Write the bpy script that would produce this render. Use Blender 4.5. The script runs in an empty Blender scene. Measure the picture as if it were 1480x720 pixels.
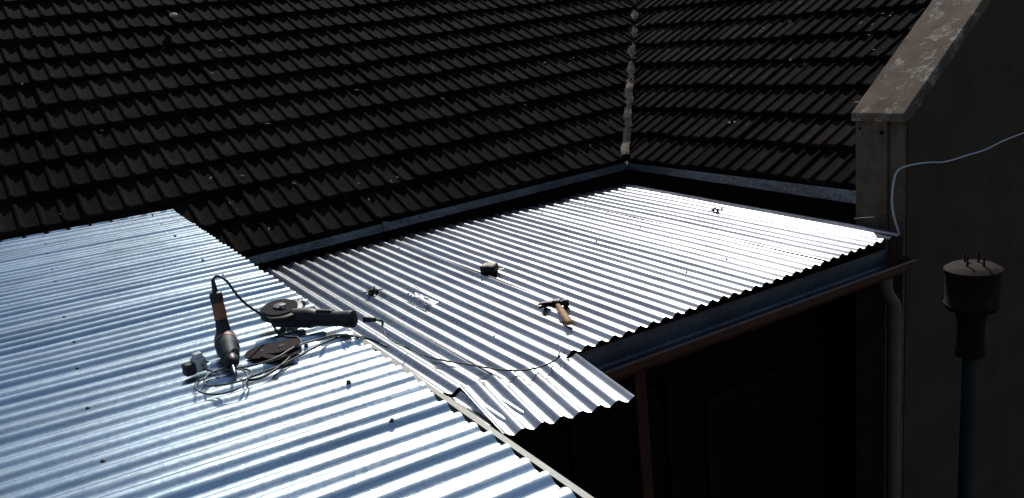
import bpy, bmesh, math, random
from mathutils import Vector, Matrix, noise
random.seed(7)
scene=bpy.context.scene
V=Vector

# ---------------------------------------------------------------- helpers
def link(o):
    scene.collection.objects.link(o); return o
def mesh_obj(name,verts,faces,mat=None,smooth=False):
    me=bpy.data.meshes.new(name); me.from_pydata([tuple(v) for v in verts],[],faces); me.update()
    o=link(bpy.data.objects.new(name,me))
    if mat: me.materials.append(mat)
    if smooth:
        for p in me.polygons: p.use_smooth=True
    return o
def group(name,parts,loc=(0,0,0)):
    e=link(bpy.data.objects.new(name,None)); e.empty_display_size=.1
    for p in parts: p.parent=e
    return e
def frame(ax):
    ax=V(ax).normalized(); t=V((0,0,1)) if abs(ax.z)<.9 else V((1,0,0))
    s=ax.cross(t).normalized(); return ax,s,s.cross(ax)
def lathe(name,p0,ax,prof,mat,n=20,smooth=True,flat=1.0):
    ax,s,u=frame(ax); p0=V(p0); vs=[];fs=[]
    for t,r in prof:
        for i in range(n):
            a=2*math.pi*i/n; vs.append(p0+ax*t+s*math.cos(a)*r+u*math.sin(a)*r*flat)
    for k in range(len(prof)-1):
        for i in range(n):
            j=(i+1)%n; fs.append((k*n+i,k*n+j,(k+1)*n+j,(k+1)*n+i))
    fs.append(tuple(range(n))[::-1]); fs.append(tuple(range((len(prof)-1)*n,len(prof)*n)))
    o=mesh_obj(name,vs,fs,mat,smooth)
    if smooth:
        m=o.modifiers.new("es","EDGE_SPLIT"); m.split_angle=math.radians(40)
    return o
def obox(name,c,x,y,z,sx,sy,sz,mat,bev=0.0):
    c=V(c);x=V(x).normalized();y=V(y).normalized();z=V(z).normalized()
    vs=[c+x*(a*sx)+y*(b*sy)+z*(d*sz) for d in(-1,1) for b in(-1,1) for a in(-1,1)]
    fs=[(0,2,3,1),(4,5,7,6),(0,1,5,4),(2,6,7,3),(0,4,6,2),(1,3,7,5)]
    o=mesh_obj(name,vs,fs,mat)
    if bev:
        m=o.modifiers.new("b","BEVEL"); m.width=bev; m.segments=2
    return o
def box(name,x0,x1,y0,y1,z0,z1,mat,bev=0.0):
    return obox(name,((x0+x1)/2,(y0+y1)/2,(z0+z1)/2),(1,0,0),(0,1,0),(0,0,1),(x1-x0)/2,(y1-y0)/2,(z1-z0)/2,mat,bev)
def cable(name,pts,r,mat,sub=True):
    cu=bpy.data.curves.new(name,'CURVE'); cu.dimensions='3D'; cu.bevel_depth=r; cu.bevel_resolution=3; cu.resolution_u=10
    sp=cu.splines.new('NURBS'); sp.points.add(len(pts)-1)
    for q,p in zip(sp.points,pts): q.co=(p[0],p[1],p[2],1)
    sp.order_u=3; sp.use_endpoint_u=True
    cu.materials.append(mat)
    return link(bpy.data.objects.new(name,cu))

# ---------------------------------------------------------------- materials
def newmat(name):
    m=bpy.data.materials.new(name); m.use_nodes=True
    nt=m.node_tree; b=nt.nodes["Principled BSDF"]; return m,nt,b
def N(nt,t,**k):
    n=nt.nodes.new(t)
    for a,v in k.items(): setattr(n,a,v)
    return n
def ramp(nt,fac,stops):
    r=N(nt,"ShaderNodeValToRGB"); e=r.color_ramp.elements
    while len(e)<len(stops): e.new(.5)
    for i,(p,c) in enumerate(stops):
        e[i].position=p; e[i].color=c if len(c)==4 else (*c,1)
    nt.links.new(fac,r.inputs[0]); return r
def objco(nt,scale=(1,1,1)):
    tc=N(nt,"ShaderNodeTexCoord"); mp=N(nt,"ShaderNodeMapping"); mp.inputs["Scale"].default_value=scale
    nt.links.new(tc.outputs["Object"],mp.inputs[0]); return mp.outputs[0]
def noisen(nt,co,scale,detail=6,rough=.6):
    n=N(nt,"ShaderNodeTexNoise"); n.inputs["Scale"].default_value=scale; n.inputs["Detail"].default_value=detail
    n.inputs["Roughness"].default_value=rough; nt.links.new(co,n.inputs["Vector"]); return n.outputs["Fac"]
def mix(nt,fac,a,b,mode='MIX'):
    m=N(nt,"ShaderNodeMix",data_type='RGBA',blend_type=mode)
    if isinstance(fac,(int,float)): m.inputs[0].default_value=fac
    else: nt.links.new(fac,m.inputs[0])
    for i,v in ((6,a),(7,b)):
        if isinstance(v,tuple): m.inputs[i].default_value=(*v,1) if len(v)==3 else v
        else: nt.links.new(v,m.inputs[i])
    return m.outputs[2]
def bump(nt,b,h,strength,dist=.01):
    bp=N(nt,"ShaderNodeBump"); bp.inputs["Strength"].default_value=strength; bp.inputs["Distance"].default_value=dist
    nt.links.new(h,bp.inputs["Height"]); nt.links.new(bp.outputs[0],b.inputs["Normal"])
def simple(name,col,rough=.6,metal=0,var=.3,scale=30,bmp=.1,col2=None,spec=.5):
    m,nt,b=newmat(name); co=objco(nt); n=noisen(nt,co,scale)
    c2=col2 or tuple(c*(1-var) for c in col)
    r=ramp(nt,n,[(.3,c2),(.7,col)]); nt.links.new(r.outputs[0],b.inputs["Base Color"])
    b.inputs["Roughness"].default_value=rough; b.inputs["Metallic"].default_value=metal; b.inputs["Specular IOR Level"].default_value=spec
    if bmp: bump(nt,b,n,bmp,.005)
    return m

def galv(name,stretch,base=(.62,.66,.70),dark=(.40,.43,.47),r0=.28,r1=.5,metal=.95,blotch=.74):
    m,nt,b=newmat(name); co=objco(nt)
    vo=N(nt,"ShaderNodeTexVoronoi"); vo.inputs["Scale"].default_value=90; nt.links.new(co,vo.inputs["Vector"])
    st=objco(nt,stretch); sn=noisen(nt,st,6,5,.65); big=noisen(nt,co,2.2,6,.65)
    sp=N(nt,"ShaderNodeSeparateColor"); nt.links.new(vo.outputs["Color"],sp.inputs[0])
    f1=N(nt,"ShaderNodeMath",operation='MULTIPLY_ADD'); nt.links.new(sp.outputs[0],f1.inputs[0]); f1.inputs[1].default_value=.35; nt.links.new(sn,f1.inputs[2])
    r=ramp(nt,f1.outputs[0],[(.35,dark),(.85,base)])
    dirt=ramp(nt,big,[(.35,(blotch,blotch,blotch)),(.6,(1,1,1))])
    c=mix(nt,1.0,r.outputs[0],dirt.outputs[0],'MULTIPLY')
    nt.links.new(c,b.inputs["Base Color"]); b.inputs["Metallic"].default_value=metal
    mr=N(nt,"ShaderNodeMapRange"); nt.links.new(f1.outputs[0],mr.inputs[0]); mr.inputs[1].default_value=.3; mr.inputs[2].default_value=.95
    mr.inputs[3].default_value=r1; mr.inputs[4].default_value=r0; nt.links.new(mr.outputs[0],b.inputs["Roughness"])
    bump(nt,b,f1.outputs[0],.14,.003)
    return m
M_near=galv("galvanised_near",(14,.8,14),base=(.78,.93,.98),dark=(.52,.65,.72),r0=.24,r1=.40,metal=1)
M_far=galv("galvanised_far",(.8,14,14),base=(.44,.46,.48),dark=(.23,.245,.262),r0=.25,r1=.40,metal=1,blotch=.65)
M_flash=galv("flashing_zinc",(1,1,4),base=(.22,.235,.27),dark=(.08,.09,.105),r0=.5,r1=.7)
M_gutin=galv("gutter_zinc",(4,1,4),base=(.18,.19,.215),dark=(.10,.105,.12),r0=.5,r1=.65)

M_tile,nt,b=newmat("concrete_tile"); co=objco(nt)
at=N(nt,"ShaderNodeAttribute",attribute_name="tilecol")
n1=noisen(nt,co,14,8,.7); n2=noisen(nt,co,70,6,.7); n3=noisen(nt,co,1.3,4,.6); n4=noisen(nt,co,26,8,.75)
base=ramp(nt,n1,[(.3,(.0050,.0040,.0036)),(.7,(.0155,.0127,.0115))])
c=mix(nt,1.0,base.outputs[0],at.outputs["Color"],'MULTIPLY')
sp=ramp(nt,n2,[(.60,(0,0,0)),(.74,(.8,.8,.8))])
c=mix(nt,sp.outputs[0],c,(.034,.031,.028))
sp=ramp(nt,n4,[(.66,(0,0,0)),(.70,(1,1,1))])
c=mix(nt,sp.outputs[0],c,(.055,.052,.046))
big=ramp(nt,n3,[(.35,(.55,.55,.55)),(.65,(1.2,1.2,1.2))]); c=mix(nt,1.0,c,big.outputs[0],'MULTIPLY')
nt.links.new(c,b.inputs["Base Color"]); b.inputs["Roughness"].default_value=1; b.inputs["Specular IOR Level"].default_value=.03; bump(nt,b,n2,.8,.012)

M_mortar,nt,b=newmat("flaking_valley"); co=objco(nt)
n1=noisen(nt,co,3.2,9,.72)
r=ramp(nt,n1,[(.48,(.012,.009,.0075)),(.54,(.040,.031,.024)),(.60,(.17,.14,.108))]); nt.links.new(r.outputs[0],b.inputs["Base Color"])
b.inputs["Roughness"].default_value=.9; b.inputs["Specular IOR Level"].default_value=.05; bump(nt,b,n1,.8,.02)

def plaster(name,c0,c1,c2=None,s=3):
    m,nt,b=newmat(name); co=objco(nt); n1=noisen(nt,co,s,8,.65); n2=noisen(nt,co,60,4,.6)
    r=ramp(nt,n1,[(.35,c0),(.65,c1)]); col=r.outputs[0]
    if c2:
        n3=noisen(nt,co,11,9,.75); k=ramp(nt,n3,[(.54,(0,0,0)),(.62,(1,1,1))]); col=mix(nt,k.outputs[0],col,c2)
    nt.links.new(col,b.inputs["Base Color"]); b.inputs["Roughness"].default_value=.9; b.inputs["Specular IOR Level"].default_value=.1; bump(nt,b,n2,.3,.01); return m
M_wall=plaster("painted_plaster",(.046,.032,.021),(.064,.046,.031))
M_cope=plaster("weathered_coping",(.075,.053,.038),(.135,.098,.072),(.27,.235,.195),6)
M_pier=plaster("weathered_pier",(.065,.046,.032),(.12,.088,.062),None,9)
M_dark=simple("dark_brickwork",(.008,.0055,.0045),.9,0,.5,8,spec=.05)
M_brown=simple("brown_gutter_paint",(.12,.045,.027),.5,0,.5,20,.1)
M_wood=simple("stained_timber",(.075,.024,.014),.6,0,.5,14,.2,spec=.2)
M_wood2=simple("dark_timber",(.011,.005,.004),.7,0,.5,14,.2,spec=.1)
M_green=simple("green_trim",(.018,.026,.020),.5,.3,.6,40,.2,(.045,.052,.04))
M_black=simple("black_plastic",(.012,.012,.014),.5,0,.3,60,.05,spec=.3)
M_steel=simple("tool_steel",(.35,.35,.36),.35,1,.4,60,.05)
M_dksteel=simple("dark_steel",(.04,.04,.045),.45,.9,.4,60,.05)
M_screw=simple("screw_steel",(.07,.075,.08),.5,.9,.4,60,.05)
M_orange=simple("orange_plastic",(.20,.06,.02),.5,0,.3,40,.05)
M_teal=simple("teal_plastic",(.010,.028,.034),.6,0,.3,40,.05,spec=.25)
M_yellow=simple("yellow_plastic",(.6,.42,.04),.45,0,.2,40,.05)
M_handle=simple("hammer_wood",(.36,.20,.085),.65,0,.35,25,.1,spec=.2)
M_white=simple("white_cable",(.42,.42,.42),.5,0,.15,30,.05)
M_cord=simple("grey_cord",(.05,.053,.058),.5,0,.3,40,.05)
M_grey=simple("grey_plastic",(.40,.42,.42),.5,0,.2,40,.05)
M_disc=simple("abrasive_disc",(.012,.010,.011),.85,0,.5,120,.4,(.026,.017,.017),spec=.1)
M_rust=simple("rusty_iron",(.024,.012,.009),.85,.2,.6,25,.5,(.010,.007,.006),spec=.15)
M_pole=simple("pole_paint",(.026,.032,.026),.6,0,.4,12,.1,spec=.2)
M_pvc=simple("downpipe_paint",(.15,.112,.082),.7,0,.3,10,.1,spec=.15)
M_ground=plaster("paving_ground",(.03,.025,.02),(.05,.043,.035),None,2)
M_pebble=simple("pale_pebble",(.45,.42,.38),.9)
M_leaf=simple("dry_leaf",(.10,.075,.045),.8)
M_glass,nt,b=newmat("window_glass"); b.inputs["Base Color"].default_value=(.006,.006,.007,1); b.inputs["Roughness"].default_value=.2; b.inputs["Specular IOR Level"].default_value=.12
M_clear,nt,b=newmat("clear_plastic"); b.inputs["Base Color"].default_value=(.95,.97,.98,1); b.inputs["Roughness"].default_value=.18
b.inputs["Transmission Weight"].default_value=1; b.inputs["IOR"].default_value=1.12

# ---------------------------------------------------------------- corrugated sheets
PITCH=.076
def sheet(name,O,L,W,length,width,mat,amp=.009,ends=(0,0),nl=10,wav=.0015,prof=1.0,irr=0.0):
    """O corner, L unit along ridges, W unit across; irr = irregular crest heights and leaning flanks"""
    O=V(O);L=V(L).normalized();W=V(W).normalized();n=W.cross(L)
    if n.z<0: n=-n
    ns=14; nw=int(round(width/PITCH*ns)); vs=[];fs=[]
    sd=random.random()*50
    nr=int(width/PITCH)+3
    ca=[1+random.uniform(-1,1)*irr for _ in range(nr)]; ck=[random.uniform(-1,1)*irr for _ in range(nr)]
    for j in range(nl+1):
        t=j/nl
        for i in range(nw+1):
            w=i*PITCH/ns
            l=ends[0]+(length+ends[1]-ends[0])*t
            x=w/PITCH; c=int(x+.5); fr=x-c
            ph=2*math.pi*(x+.10*ck[c]*math.sin(2*math.pi*fr)**2*(1-2*abs(fr)))
            s=math.cos(ph)
            s=math.copysign(abs(s)**prof,s)
            h=amp*s*(1+.12*noise.noise(V((w*3,sd,0))))
            if s>0: h*=ca[c]
            h+=wav*2*noise.noise(V((w*2.5+sd,l*1.6,sd)))
            vs.append(O+L*l+W*w+n*h)
    m=nw+1
    for j in range(nl):
        for i in range(nw): fs.append((j*m+i,j*m+i+1,(j+1)*m+i+1,(j+1)*m+i))
    return mesh_obj(name,vs,fs,mat,True)

parts=[]
x=-5.66; k=0
sw=10*PITCH
while x<1.2:
    yedge=1.05+(x+5.66)*(-.23/4.51)
    z=3.156-.0011*k
    Wv=V((1,-.051,0))
    j=random.uniform(-.014,.014)
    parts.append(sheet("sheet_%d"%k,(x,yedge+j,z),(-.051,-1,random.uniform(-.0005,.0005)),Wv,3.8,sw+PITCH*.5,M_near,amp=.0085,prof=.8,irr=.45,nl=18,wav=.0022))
    x+=sw*.9987; k+=1
def screw(name,p,mat=None):
    return lathe(name,p,(0,0,1),[(0,.0075),(.0015,.0075),(.0017,.0048),(.005,.0046),(.0055,.003)],mat or M_screw,8,False)
i=0
for y in (.77,.17,-.43):
    q=2
    while q<78:
        xx=-5.66+PITCH*.999*q
        parts.append(screw("screw_%d"%i,(xx,y-.051*(xx+3)+random.uniform(-.006,.006),3.158))); i+=1
        q+=random.choice((4,5,5,6))
parts.append(obox("edge_trim",(-1.0,.842,3.118),(1,-.051,0),(.051,1,0),(0,0,1),1.62,.008,.016,M_green))
parts.append(obox("edge_trim_lip",(-1.0,.855,3.103),(1,-.051,0),(.051,1,0),(0,0,1),1.62,.006,.003,M_green))
parts.append(obox("purlin_front",(-2.2,.77,3.09),(1,-.051,0),(.051,1,0),(0,0,1),3.3,.03,.035,M_wood2))
parts.append(obox("purlin_mid",(-2.2,-.43,3.09),(1,0,0),(0,1,0),(0,0,1),3.3,.03,.035,M_wood2))
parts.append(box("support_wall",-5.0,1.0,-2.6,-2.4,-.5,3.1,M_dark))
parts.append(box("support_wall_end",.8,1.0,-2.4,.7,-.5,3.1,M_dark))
group("corrugated_metal_roof",parts)

sl=math.radians(2.0)
def zf(X): return 2.7-math.tan(sl)*(X+2.8)
Lf=V((math.cos(sl),0,-math.sin(sl)))
parts=[]
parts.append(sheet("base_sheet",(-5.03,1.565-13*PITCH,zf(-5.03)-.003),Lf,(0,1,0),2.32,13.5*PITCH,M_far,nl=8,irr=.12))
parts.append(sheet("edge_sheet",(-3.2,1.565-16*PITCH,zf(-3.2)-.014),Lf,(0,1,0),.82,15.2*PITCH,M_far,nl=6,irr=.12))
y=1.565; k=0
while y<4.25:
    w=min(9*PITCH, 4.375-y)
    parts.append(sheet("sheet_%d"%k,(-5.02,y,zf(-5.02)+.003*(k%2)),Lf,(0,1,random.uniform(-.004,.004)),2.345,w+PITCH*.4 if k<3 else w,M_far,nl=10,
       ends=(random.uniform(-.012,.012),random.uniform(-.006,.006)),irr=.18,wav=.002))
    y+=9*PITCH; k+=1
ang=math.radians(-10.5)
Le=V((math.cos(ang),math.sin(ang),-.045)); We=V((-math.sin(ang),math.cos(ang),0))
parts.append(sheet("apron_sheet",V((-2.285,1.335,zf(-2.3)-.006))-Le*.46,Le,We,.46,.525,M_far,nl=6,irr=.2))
i=0
for X in (-4.75,-3.9,-3.05):
    yy=1.565+PITCH*3
    while yy<4.3:
        parts.append(screw("screw_%d"%i,(X+random.uniform(-.03,.03),yy,zf(X)+.009),M_dksteel)); i+=1
        yy+=PITCH*random.choice([4,5,6])
parts.append(box("batten_upper",-4.8,-4.72,.6,4.3,2.68,2.752,M_wood2))
parts.append(box("batten_lower",-2.98,-2.90,.6,4.3,2.60,2.680,M_wood2))
group("corrugated_metal_roof",parts)

# ---------------------------------------------------------------- house
P=math.radians(31); EX=.32
def tiles(name,O,A,B,amin,amax_f,ncourse,clampf):
    O=V(O);A=V(A);B=V(B).normalized();Nn=A.cross(B).normalized()
    if Nn.z<0: Nn=-Nn
    per=.118; prof=[(0,0),(.009,.011),(.019,.015),(.029,.011),(.038,0),(.066,-.003),(.096,-.003)]
    ss=[(p,h) for p,h in prof]+[(per+p,h) for p,h in prof]+[(2*per-.002,0)]
    TW=2*per; vs=[];fs=[];cols=[]
    for kc in range(ncourse):
        b0=kc*EX; a=amin
        wob=random.uniform(-.006,.006)
        while a<amax_f(b0+EX):
            jb=random.uniform(-.009,.009)+wob+.008*noise.noise(V((a*.8,kc,0))); jh=random.uniform(-.003,.004); tl=random.uniform(-.004,.004)
            c=random.uniform(.55,1.25); cc=(c*random.uniform(.97,1.06),c,c*random.uniform(.92,1.0),1)
            base=len(vs); m=len(ss)
            for (bb,hh) in ((b0+jb,.002),(b0+jb,.040),(b0+jb+.010,.045),(b0+EX+.03,.002)):
                for p,h in ss:
                    q=O+A*(a+p)+B*bb+Nn*(hh+h+jh+tl*(p/TW))
                    vs.append(clampf(q)); cols.append(cc)
            for r in range(3):
                for i in range(m-1): fs.append((base+r*m+i,base+r*m+i+1,base+(r+1)*m+i+1,base+(r+1)*m+i))
            a+=TW
    o=mesh_obj(name,vs,fs,M_tile)
    ca=o.data.color_attributes.new("tilecol",'FLOAT_COLOR','POINT')
    ca.data.foreach_set("color",[x for c in cols for x in c])
    return o
cP,sP=math.cos(P),math.sin(P)
NC=13
def clL(q):
    lim=4.4+(-5.1-q.x)+.03
    return V((q.x,min(q.y,lim),q.z))
def clR(q):
    lim=-5.1-(q.y-4.4)-.03
    return V((max(q.x,lim),q.y,q.z))
H=[]
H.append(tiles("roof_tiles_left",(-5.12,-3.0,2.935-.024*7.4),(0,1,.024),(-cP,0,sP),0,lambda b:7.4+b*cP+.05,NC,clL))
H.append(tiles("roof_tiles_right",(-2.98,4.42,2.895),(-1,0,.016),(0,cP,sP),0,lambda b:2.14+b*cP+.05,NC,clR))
u=NC*EX*cP; zr=2.95+NC*EX*sP; rs=NC*EX*sP
def quad(n,a,b_,c,d,m): return mesh_obj(n,[a,b_,c,d],[(0,1,2,3)],m)
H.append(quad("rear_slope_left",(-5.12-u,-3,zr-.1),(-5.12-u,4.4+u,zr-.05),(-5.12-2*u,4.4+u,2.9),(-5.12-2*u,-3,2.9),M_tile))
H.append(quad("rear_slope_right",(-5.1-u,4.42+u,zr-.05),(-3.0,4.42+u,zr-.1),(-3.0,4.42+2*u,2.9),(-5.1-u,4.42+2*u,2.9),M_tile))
H.append(quad("light_block_left",(-5.13,-3,2.915-.024*7.4),(-5.13,4.41,2.915),(-5.13-u,4.41+u,2.915+rs+.024*u),(-5.13-u,-3,2.915+rs-.024*7.4),M_dark))  # added dark sheet, stops sun inside the roof showing through tile gaps
H.append(quad("light_block_right",(-2.99,4.44,2.875),(-5.11,4.44,2.905),(-5.11-u,4.44+u,2.905+rs+.016*u),(-2.99,4.44+u,2.875+rs),M_dark))  # same added light blocker beneath the right-hand tiles
vp=[];fsv=[]
nv=110
for i in range(nv+1):
    t=u*i/nv
    w=.022+.012*noise.noise(V((t*9,1,0)))+.005*t
    w2=.022+.012*noise.noise(V((t*9,9,0)))+.005*t
    hh=.068+.008*noise.noise(V((t*11,5,0)))
    jx=.008*noise.noise(V((t*5,3,3)))
    c0=V((-5.1-t+jx,4.4+t+jx,2.93+t*math.tan(P)+hh))
    vp+= [c0+V((-w,-w,-.004)), c0+V((0,0,.008)), c0+V((w2,w2,-.004))]
for i in range(nv):
    for q in range(2): fsv.append((i*3+q,i*3+q+1,(i+1)*3+q+1,(i+1)*3+q))
H.append(mesh_obj("valley_lining",vp,fsv,M_mortar))
def strip(name,p0,p1,dn0,dn1,th,mat):
    p0=V(p0);p1=V(p1); out=V(th)
    vs=[p0,p1,p1+V((0,0,-dn1)),p0+V((0,0,-dn0))]; vs+= [v+out for v in vs]
    fs=[(0,1,2,3),(7,6,5,4),(0,4,5,1),(1,5,6,2),(2,6,7,3),(3,7,4,0)]
    return mesh_obj(name,vs,fs,mat)
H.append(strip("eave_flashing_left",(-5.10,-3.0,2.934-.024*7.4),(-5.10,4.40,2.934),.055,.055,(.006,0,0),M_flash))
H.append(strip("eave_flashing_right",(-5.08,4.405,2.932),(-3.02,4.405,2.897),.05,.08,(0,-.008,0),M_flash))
H.append(obox("flashing_joint",(-5.09,2.25,2.862),(1,0,0),(0,1,.024),(0,0,1),.006,.02,.032,M_flash))
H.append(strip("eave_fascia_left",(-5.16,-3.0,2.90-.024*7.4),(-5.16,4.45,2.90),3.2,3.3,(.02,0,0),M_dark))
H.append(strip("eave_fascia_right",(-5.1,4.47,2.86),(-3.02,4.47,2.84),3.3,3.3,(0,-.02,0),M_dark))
H.append(box("corner_light_block",-5.19,-5.072,4.418,4.50,-.5,2.872,M_dark))  # added dark box, blocks the stray sunlit sliver at the eave corner
cs=math.tan(math.radians(35.6))
def prism(name,x0,x1,pts,mat,bev=0):
    n=len(pts); vs=[(x0,y,z) for y,z in pts]+[(x1,y,z) for y,z in pts]
    fs=[tuple(range(n))[::-1],tuple(range(n,2*n))]+[(i,(i+1)%n,n+(i+1)%n,n+i) for i in range(n)]
    o=mesh_obj(name,vs,fs,mat)
    if bev:
        m=o.modifiers.new("b","BEVEL"); m.width=bev; m.segments=2
    return o
Yt=4.42+u; zt=3.33+cs*(Yt-4.35)
H.append(prism("gable_wall",-2.985,-2.70,[(4.40,-.5),(Yt*2-4.4,-.5),(Yt*2-4.4,3.3),(Yt,zt),(4.40,3.33+cs*.05)],M_wall))
H.append(prism("gable_pier",-3.0,-2.80,[(4.355,-.5),(4.396,-.5),(4.396,3.325),(4.355,3.325)],M_pier,.004))
H.append(prism("gable_pier_nib",-2.797,-2.704,[(4.375,-.5),(4.397,-.5),(4.397,3.325),(4.375,3.325)],M_pier,.004))
H.append(prism("gable_coping",-3.015,-2.685,[(4.335,3.325),(4.40,3.328),(Yt,zt),(Yt,zt+.05),(4.335,3.372)],M_cope,.006))
H.append(lathe("pier_bolt",(-2.83,4.36,3.26),(0,-1,0),[(0,.012),(.012,.012),(.014,.006)],M_dark,10))
H.append(lathe("pier_bolt_left",(-2.97,4.36,3.28),(0,-1,0),[(0,.008),(.008,.008),(.01,.004)],M_dark,10))
H.append(box("porch_wall",-3.35,-3.2,.4,4.35,-.5,2.6,M_dark))
H.append(box("porch_post",-2.86,-2.79,2.37,2.44,-.5,2.54,M_wood,.005))
H.append(box("porch_beam",-2.86,-2.78,.6,4.3,2.54,2.598,M_wood2,.004))
H.append(box("door_leaf",-3.2,-3.16,3.2,4.0,-.4,1.9,M_wood2))
H.append(box("door_glass",-3.165,-3.15,3.3,3.55,.4,1.8,M_glass))
H.append(box("door_glass_right",-3.165,-3.15,3.65,3.9,.4,1.8,M_glass))
H.append(box("porch_sill",-3.2,-3.1,.8,3.0,.7,.78,M_wood2))
H.append(box("porch_window",-3.198,-3.17,1.0,2.9,.8,2.1,M_glass))
for i,yy in enumerate((1.0,1.6,2.25,2.9)):
    H.append(box("window_mullion_%d"%i,-3.17,-3.13,yy-.03,yy+.03,.78,2.15,M_wood2))
group("tiled_house",H)

gp=[(-2.735,2.652),(-2.735,2.560),(-2.725,2.550),(-2.60,2.545),(-2.585,2.560),(-2.575,2.612),(-2.565,2.618),(-2.560,2.610),(-2.572,2.568),(-2.60,2.538),(-2.74,2.535),(-2.745,2.652)]
y0,y1=1.95,4.27
def gut(name,pts,y0,y1,mat,closed=True,dz=-.04):
    n=len(pts); vs=[(x,y0,z) for x,z in pts]+[(x,y1,z+dz) for x,z in pts]
    fs=[(i,(i+1)%n,n+(i+1)%n,n+i) for i in range(n if closed else n-1)]
    return mesh_obj(name,vs,fs,mat)
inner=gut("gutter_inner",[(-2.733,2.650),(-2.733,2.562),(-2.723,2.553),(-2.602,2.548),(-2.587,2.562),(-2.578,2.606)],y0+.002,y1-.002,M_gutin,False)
outer=gut("gutter_outer",gp,y0,y1,M_brown)
group("roof_gutter",[inner,outer,
   mesh_obj("gutter_end",[(x,y1-.001,z-.04) for x,z in gp[:6]],[tuple(range(6))],M_brown)])
dp=cable("pipe_run",[(-2.64,4.10,2.50),(-2.64,4.10,2.45),(-2.64,4.12,2.39),(-2.645,4.19,2.33),(-2.65,4.21,2.26),(-2.65,4.21,2.0),(-2.65,4.21,-.45)],.038,M_pvc)
group("downpipe",[dp,lathe("collar",(-2.65,4.21,2.18),(0,0,1),[(0,.045),(.05,.045)],M_pvc)])

cable("wall_cable",[(-2.69,6.6,3.12),(-2.69,5.65,3.07),(-2.69,5.4,3.06),(-2.69,5.2,3.032),(-2.69,5.0,3.035),(-2.69,4.75,3.03),(-2.69,4.6,3.06),(-2.685,4.36,3.08),(-2.68,4.26,3.07),(-2.68,4.23,3.0),(-2.68,4.22,2.92),(-2.68,4.23,2.84),(-2.67,4.25,2.76),(-2.67,4.28,2.70)],.0055,M_white)
cable("wall_cable_drop",[(-2.68,4.24,2.86),(-2.74,4.22,2.80),(-2.82,4.20,2.80),(-2.9,4.2,2.78)],.003,M_black)

Lx,Ly=-2.0,3.80
LP=[]
LP.append(lathe("canister",(Lx,Ly,2.535),(0,0,1),[(0,.06),(.004,.112),(.03,.122),(.04,.116),(.17,.118),(.18,.124),(.20,.124),(.215,.10),(.22,.08),(.222,.02)],M_rust,28))
LP.append(lathe("neck",(Lx,Ly,2.29),(0,0,1),[(0,.045),(.01,.066),(.05,.066),(.055,.060),(.19,.060),(.2,.068),(.245,.068)],M_rust,24))
LP.append(lathe("pole",(Lx,Ly,-.5),(0,0,1),[(0,.10),(.05,.10),(.08,.05),(1.9,.036),(2.79,.034)],M_pole,20))
for i,(a,b_) in enumerate(((-.05,.02),(.0,.045),(.055,-.01),(.0,-.05))):
    LP.append(lathe("spike_%d"%i,(Lx+a,Ly+b_,2.74),(0,0,1),[(0,.006),(.06,.005),(.065,.001)],M_rust,8))
group("garden_lamp_post",LP)

mesh_obj("ground",[(-400,-400,-.5),(400,-400,-.5),(400,400,-.5),(-400,400,-.5)],[(0,1,2,3)],M_ground)

# ---------------------------------------------------------------- tools
ZT=3.162
g0=V((-2.60,.755,ZT+.035)); g1=V((-2.385,.895,ZT+.04)); ga=(g1-g0).normalized(); gl=(g1-g0).length
up=V((0,0,1)); side=ga.cross(up).normalized()
G=[]
G.append(lathe("motor_body",g0+ga*.03,ga,[(0,.022),(.005,.031),(.07,.033),(.09,.029),(.10,.026),(.19,.025),(.22,.028),(.235,.027),(.24,.016)],M_black,20))
G.append(obox("gear_head",g0+ga*.0,ga,side,up,.036,.030,.028,M_dksteel,.012))
G.append(lathe("spindle",g0-up*.005,up,[(-.02,.018),(.035,.018),(.04,.012),(.05,.011)],M_steel,14))
gt=(up+ga*.10+side*.12).normalized()
G.append(lathe("wheel_guard",g0-ga*.01+up*.014,gt,[(0,.068),(.016,.070),(.018,.066),(.0182,.03)],M_black,32))
G.append(lathe("cutting_disc",g0-ga*.014+up*.034,gt,[(0,.0575),(.003,.0575)],M_disc,36))
G.append(lathe("disc_flange",g0-ga*.014+up*.037,gt,[(0,.02),(.005,.02),(.006,.008)],M_dksteel,18))
G.append(lathe("side_handle",g0-side*.02,-side*.9-ga*.3,[(0,.008),(.02,.009),(.03,.017),(.09,.015),(.12,.018),(.125,.01)],M_black,16))
G.append(obox("trigger",g0+ga*.16+up*.026,ga,side,up,.03,.008,.004,M_dksteel,.003))
G.append(lathe("cord_boot",g1+ga*.05,ga,[(0,.011),(.04,.007)],M_black,10))
group("angle_grinder",G)
SD=[]
for i,(x_,y_) in enumerate(((-2.43,.625),(-2.36,.655),(-2.39,.67))):
    n=(V((random.uniform(-.08,.08),random.uniform(-.08,.08),1))).normalized()
    SD.append(lathe("disc_%d"%i,(x_,y_,ZT+.002+.006*i),n,[(0,.057),(.003,.057)],M_disc,36))
    SD.append(lathe("disc_hub_%d"%i,(x_,y_,ZT+.0055+.006*i),n,[(0,.011),(.0015,.011)],M_dksteel,16))
group("cutting_discs",SD)

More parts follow.
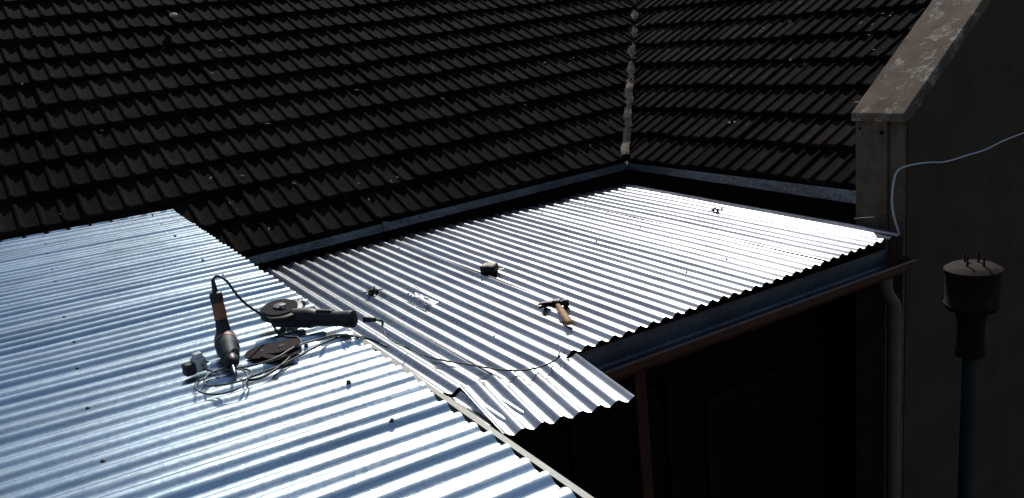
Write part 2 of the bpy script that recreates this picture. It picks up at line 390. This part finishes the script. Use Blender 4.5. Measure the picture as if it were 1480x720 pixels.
d0=V((-2.535,.545,ZT+.038)); d1=V((-2.27,.495,ZT+.022)); da=(d1-d0).normalized()
D=[]
D.append(lathe("motor_housing",d0,da,[(-.03,.015),(-.027,.027),(.0,.033),(.09,.034),(.10,.029),(.15,.027),(.165,.020)],M_teal,20))
D.append(lathe("motor_band",d0+da*.03,da,[(0,.0348),(.02,.0348)],M_orange,20))
D.append(lathe("chuck",d0+da*.165,da,[(0,.016),(.004,.021),(.03,.021),(.045,.016),(.05,.010)],M_dksteel,18))
D.append(lathe("drill_bit",d0+da*.21,da,[(0,.004),(.06,.004),(.065,.001)],M_steel,10))
hd=V((-.12,.01,1)).normalized()
hb=d0+da*.0+up*.015
D.append(lathe("pistol_grip",hb,hd,[(0,.024),(.04,.019),(.09,.017),(.115,.020),(.13,.019),(.134,.012)],M_black,18,flat=.8))
D.append(lathe("grip_inlay",hb+hd*.05,hd,[(0,.0195),(.05,.0188)],M_orange,18,flat=.8))
D.append(obox("trigger_switch",hb+hd*.03+da*.022,da,da.cross(up),hd,.008,.007,.018,M_black,.003))
top=hb+hd*.134
D.append(lathe("grip_boot",top,hd,[(0,.009),(.04,.005)],M_black,10))
D.append(cable("drill_cord",[top+hd*.02,top+hd*.05,top+V((.03,.03,.045)),top+V((.08,.05,-.03)),(-2.56,.70,ZT+.05),(-2.52,.70,ZT+.01),(-2.48,.72,ZT+.006),(-2.46,.74,ZT+.006)],.004,M_black))
group("electric_drill",D)

K=[]
pc=V((-2.42,.435,ZT+.024))
K.append(obox("plug_body",pc,(1,.2,0),(-.2,1,0),(0,0,1),.020,.018,.022,M_grey,.008))
K.append(obox("plug_cap",pc+V((0,0,.026)),(1,.2,0),(-.2,1,0),(0,0,1),.012,.013,.008,M_white,.005))
K.append(obox("plug_base",pc+V((.01,-.03,-.004)),(1,.2,0),(-.2,1,0),(0,0,1),.016,.016,.018,M_black,.006))
K.append(lathe("plug_pin",pc+V((.02,.005,0)),(1,.2,0),[(0,.004),(.02,.004)],M_steel,8))
K.append(lathe("plug_pin_b",pc+V((.018,.014,.010)),(1,.2,0),[(0,.004),(.02,.004)],M_steel,8))
pts=[pc+V((-.01,-.01,-.01))]
cx,cy=-2.25,.455
rng=random.Random(4)
for i in range(19):
    a=i*.72+2.6; r=.065+.028*math.sin(i*.9)+.012*rng.random()
    pts.append(V((cx+math.cos(a)*r*1.25+.02*math.sin(i*.3),cy+math.sin(a)*r*.85,ZT+.004+.0015*i*(.6+.4*math.sin(i)))))
pts+= [V((-2.27,.60,ZT+.02)),V((-2.35,.70,ZT+.02)),V((-2.38,.78,ZT+.008)),V((-2.34,.85,ZT+.02)),V((-2.26,.88,ZT+.01))]
K.append(cable("cord_coil",pts,.0028,M_cord))
group("power_plug",K)
e=.006
bk=[V(g1+ga*.085),g1+ga*.12,V((-2.32,.965,3.17)),V((-2.44,1.02,3.11)),V((-2.75,1.16,2.97)),V((-3.10,1.36,2.79)),V((-3.22,1.44,2.726)),V((-3.04,1.455,2.722)),V((-2.9,1.50,2.72+e)),V((-2.765,1.56,2.718+e)),V((-2.68,1.60,2.716+e)),V((-2.61,1.67,2.712+e)),V((-2.60,1.78,2.712+e)),V((-2.64,1.86,2.718+e)),V((-2.74,1.92,2.717+e))]
cable("grinder_cord",bk,.0036,M_black)
cable("black_cord",[(-2.46,.74,ZT+.006),(-2.42,.74,ZT+.006),(-2.37,.72,ZT+.005),(-2.30,.66,ZT+.005),(-2.24,.60,ZT+.005),(-2.2,.53,ZT+.005),(-2.24,.5,ZT+.006)],.004,M_black)
cable("black_cord",[(-2.24,.52,ZT+.006),(-2.25,.62,ZT+.006),(-2.31,.74,ZT+.012),(-2.36,.84,ZT+.006),(-2.30,.90,ZT+.004),(-2.22,.93,ZT-.02)],.0034,M_black)

hz=zf(-3.15)+.011
h0=V((-3.20,2.17,hz+.016)); h1=V((-3.10,2.27,hz+.016)); ha=(h1-h0).normalized(); hs=V((ha.y,-ha.x,0)) 
HM=[]
hc=(h0+h1)/2
HM.append(lathe("face",hc,ha,[(0.0,.013),(.03,.013),(.034,.019),(.058,.019),(.060,.016)],M_black,16))
HM.append(obox("eye",hc,ha,hs,(0,0,1),.020,.020,.018,M_black,.004))
for s_ in(-1,1):
    vs=[];fs=[]
    for i in range(7):
        t=i/6; c0=hc-ha*(.012+.072*t)+hs*(.034*t*t)+V((0,0,1))*s_*(.003+.006*t)
        w=.017*(1-t*.65); th=.009*(1-t*.5)
        for (aa,bb) in((-1,-1),(1,-1),(1,1),(-1,1)): vs.append(c0+hs*(aa*w)+V((0,0,1))*(bb*th))
    for i in range(6):
        for q in range(4): fs.append((i*4+q,i*4+(q+1)%4,(i+1)*4+(q+1)%4,(i+1)*4+q))
    fs.append((24,25,26,27)); HM.append(mesh_obj("claw_%d"%(s_+1),vs,fs,M_black))
hdir=(V((-2.94,2.12,hz+.010))-hc).normalized()
HM.append(lathe("handle",hc,hdir,[(-.02,.009),(.02,.011),(.06,.013),(.12,.017),(.2,.019),(.27,.021),(.285,.014)],M_handle,16,flat=.75))
group("claw_hammer",HM)

tz=zf(-3.88)+.01; tc=V((-3.88,2.30,tz+.02))
T=[]
T.append(obox("case",tc,(.8,.6,0),(-.6,.8,0),(0,0,1),.044,.041,.024,M_black,.012))
T.append(lathe("case_badge",tc+V((0,0,.0235)),(0,0,1),[(0,.031),(.002,.031)],M_yellow,24))
T.append(lathe("badge_centre",tc+V((0,0,.0255)),(0,0,1),[(0,.024),(.001,.024)],M_black,20))
T.append(obox("blade_tip",tc+V((.03,.05,-.012)),(.6,.8,0),(-.8,.6,0),(0,0,1),.022,.009,.001,M_yellow))
T.append(obox("blade_hook",tc+V((.043,.067,-.014)),(.6,.8,0),(-.8,.6,0),(0,0,1),.001,.010,.006,M_steel))
T.append(obox("belt_clip",tc+V((-.02,-.03,.0)),(.8,.6,0),(-.6,.8,0),(0,0,1),.012,.003,.016,M_steel,.001))
group("tape_measure",T)

def crumple(name,c,sx,sy,sz,mat,n=9,seed=0):
    vs=[];fs=[];rng=random.Random(seed)
    for j in range(n+1):
        for i in range(n+1):
            u_,v_=i/n-.5,j/n-.5
            hh=max(0,(.25-u_*u_-v_*v_))*4*sz*(.4+.9*rng.random())
            vs.append(V(c)+V((u_*sx*2+rng.uniform(-1,1)*sx*.08,v_*sy*2+rng.uniform(-1,1)*sy*.08,hh+.002)))
    for j in range(n):
        for i in range(n): fs.append((j*(n+1)+i,j*(n+1)+i+1,(j+1)*(n+1)+i+1,(j+1)*(n+1)+i))
    return mesh_obj(name,vs,fs,mat)
crumple("clear_plastic_bag",(-3.74,1.79,zf(-3.76)+.008),.10,.045,.035,M_clear,4,5)
def screws(cx,cy,n):
    S=[]
    for i in range(n):
        c=V((cx+random.uniform(-.025,.025),cy+random.uniform(-.025,.025),zf(cx)+.014+random.uniform(0,.018)))
        dr=V((random.uniform(-1,1),random.uniform(-1,1),random.uniform(-.3,.3)))
        S.append(lathe("loose_screw_%d"%i,c,dr,[(0,.008),(.003,.008),(.0032,.0036),(.035,.0036),(.038,.0005)],M_black,8))
    group("loose_screws",S)
screws(-4.03,1.66,20); screws(-3.84,4.07,8)
lathe("pebble",(-7.55,1.72,4.46),(0,0,1),[(-.02,.01),(-.012,.03),(.0,.036),(.012,.028),(.02,.008)],M_pebble,12)
vs=[];fs=[];rng=random.Random(11)
def leaf(c,A,B,Nn,s):
    a=rng.uniform(0,6.28); e1=A*math.cos(a)+B*math.sin(a); e2=B*math.cos(a)-A*math.sin(a)
    b0=len(vs)
    for (p,q,h) in ((-1,0,0),(0,.35,.15),(1,0,.05),(0,-.35,.12)): vs.append(c+e1*p*s+e2*q*s+Nn*(h*s+.002))
    fs.append((b0,b0+1,b0+2,b0+3))
for i in range(70):
    t=rng.uniform(.1,3.2); yy=rng.uniform(-1,4.2+t)
    q=V((-5.12,0,2.935))+V((-cP,0,sP))*t; leaf(V((q.x,yy,q.z-.024*(4.4-yy)+.045)),V((0,1,0)),V((-cP,0,sP)),V((sP,0,cP)),rng.uniform(.01,.024))
for i in range(45):
    t=rng.uniform(.1,3.2); xx=rng.uniform(-5-t*.8,-3.1)
    q=V((0,4.42,2.91))+V((0,cP,sP))*t; leaf(V((xx,q.y,q.z+.045)),V((1,0,0)),V((0,cP,sP)),V((0,-sP,cP)),rng.uniform(.01,.026))
mesh_obj("fallen_leaves",vs,fs,M_leaf)

# ---------------------------------------------------------------- light
el,dx,dy=math.radians(40),-.835,.550
sd=V((dx*math.cos(el),dy*math.cos(el),math.sin(el)))
L=bpy.data.lights.new("sun","SUN"); L.energy=4.9; L.angle=math.radians(.5); L.color=(1,.96,.90)
lo=link(bpy.data.objects.new("sun",L)); lo.rotation_euler=sd.to_track_quat('Z','Y').to_euler(); lo.location=sd*20
w=bpy.data.worlds.new("World"); scene.world=w; w.use_nodes=True; nt=w.node_tree
bg=nt.nodes["Background"]; sk=nt.nodes.new("ShaderNodeTexSky"); sk.sky_type='NISHITA'; sk.sun_disc=False
sk.sun_elevation=el; sk.sun_rotation=math.atan2(dx,dy)%(2*math.pi); nt.links.new(sk.outputs[0],bg.inputs[0]); bg.inputs[1].default_value=.10

# ---------------------------------------------------------------- camera
az=math.radians(57.6)
heading=V((-math.sin(az),math.cos(az),0)); right0=V((heading.y,-heading.x,0)); p=math.atan(305/1210.6)
d=heading*math.cos(p)-V((0,0,1))*math.sin(p); up0=right0.cross(d)
s=math.sin(math.radians(6.03)); c=math.cos(math.radians(6.03))
R=right0*c-up0*s; U=right0*s+up0*c
cam=bpy.data.cameras.new("camera"); co_=link(bpy.data.objects.new("camera",cam))
m=Matrix((R,U,-d)).transposed().to_4x4(); m.translation=V((0,0,4)); co_.matrix_world=m
cam.sensor_width=36; cam.lens=36*1210.6/1480; cam.clip_start=.02; cam.clip_end=2000
scene.camera=co_
scene.view_settings.view_transform='Standard'; scene.view_settings.look='None'; scene.view_settings.exposure=0
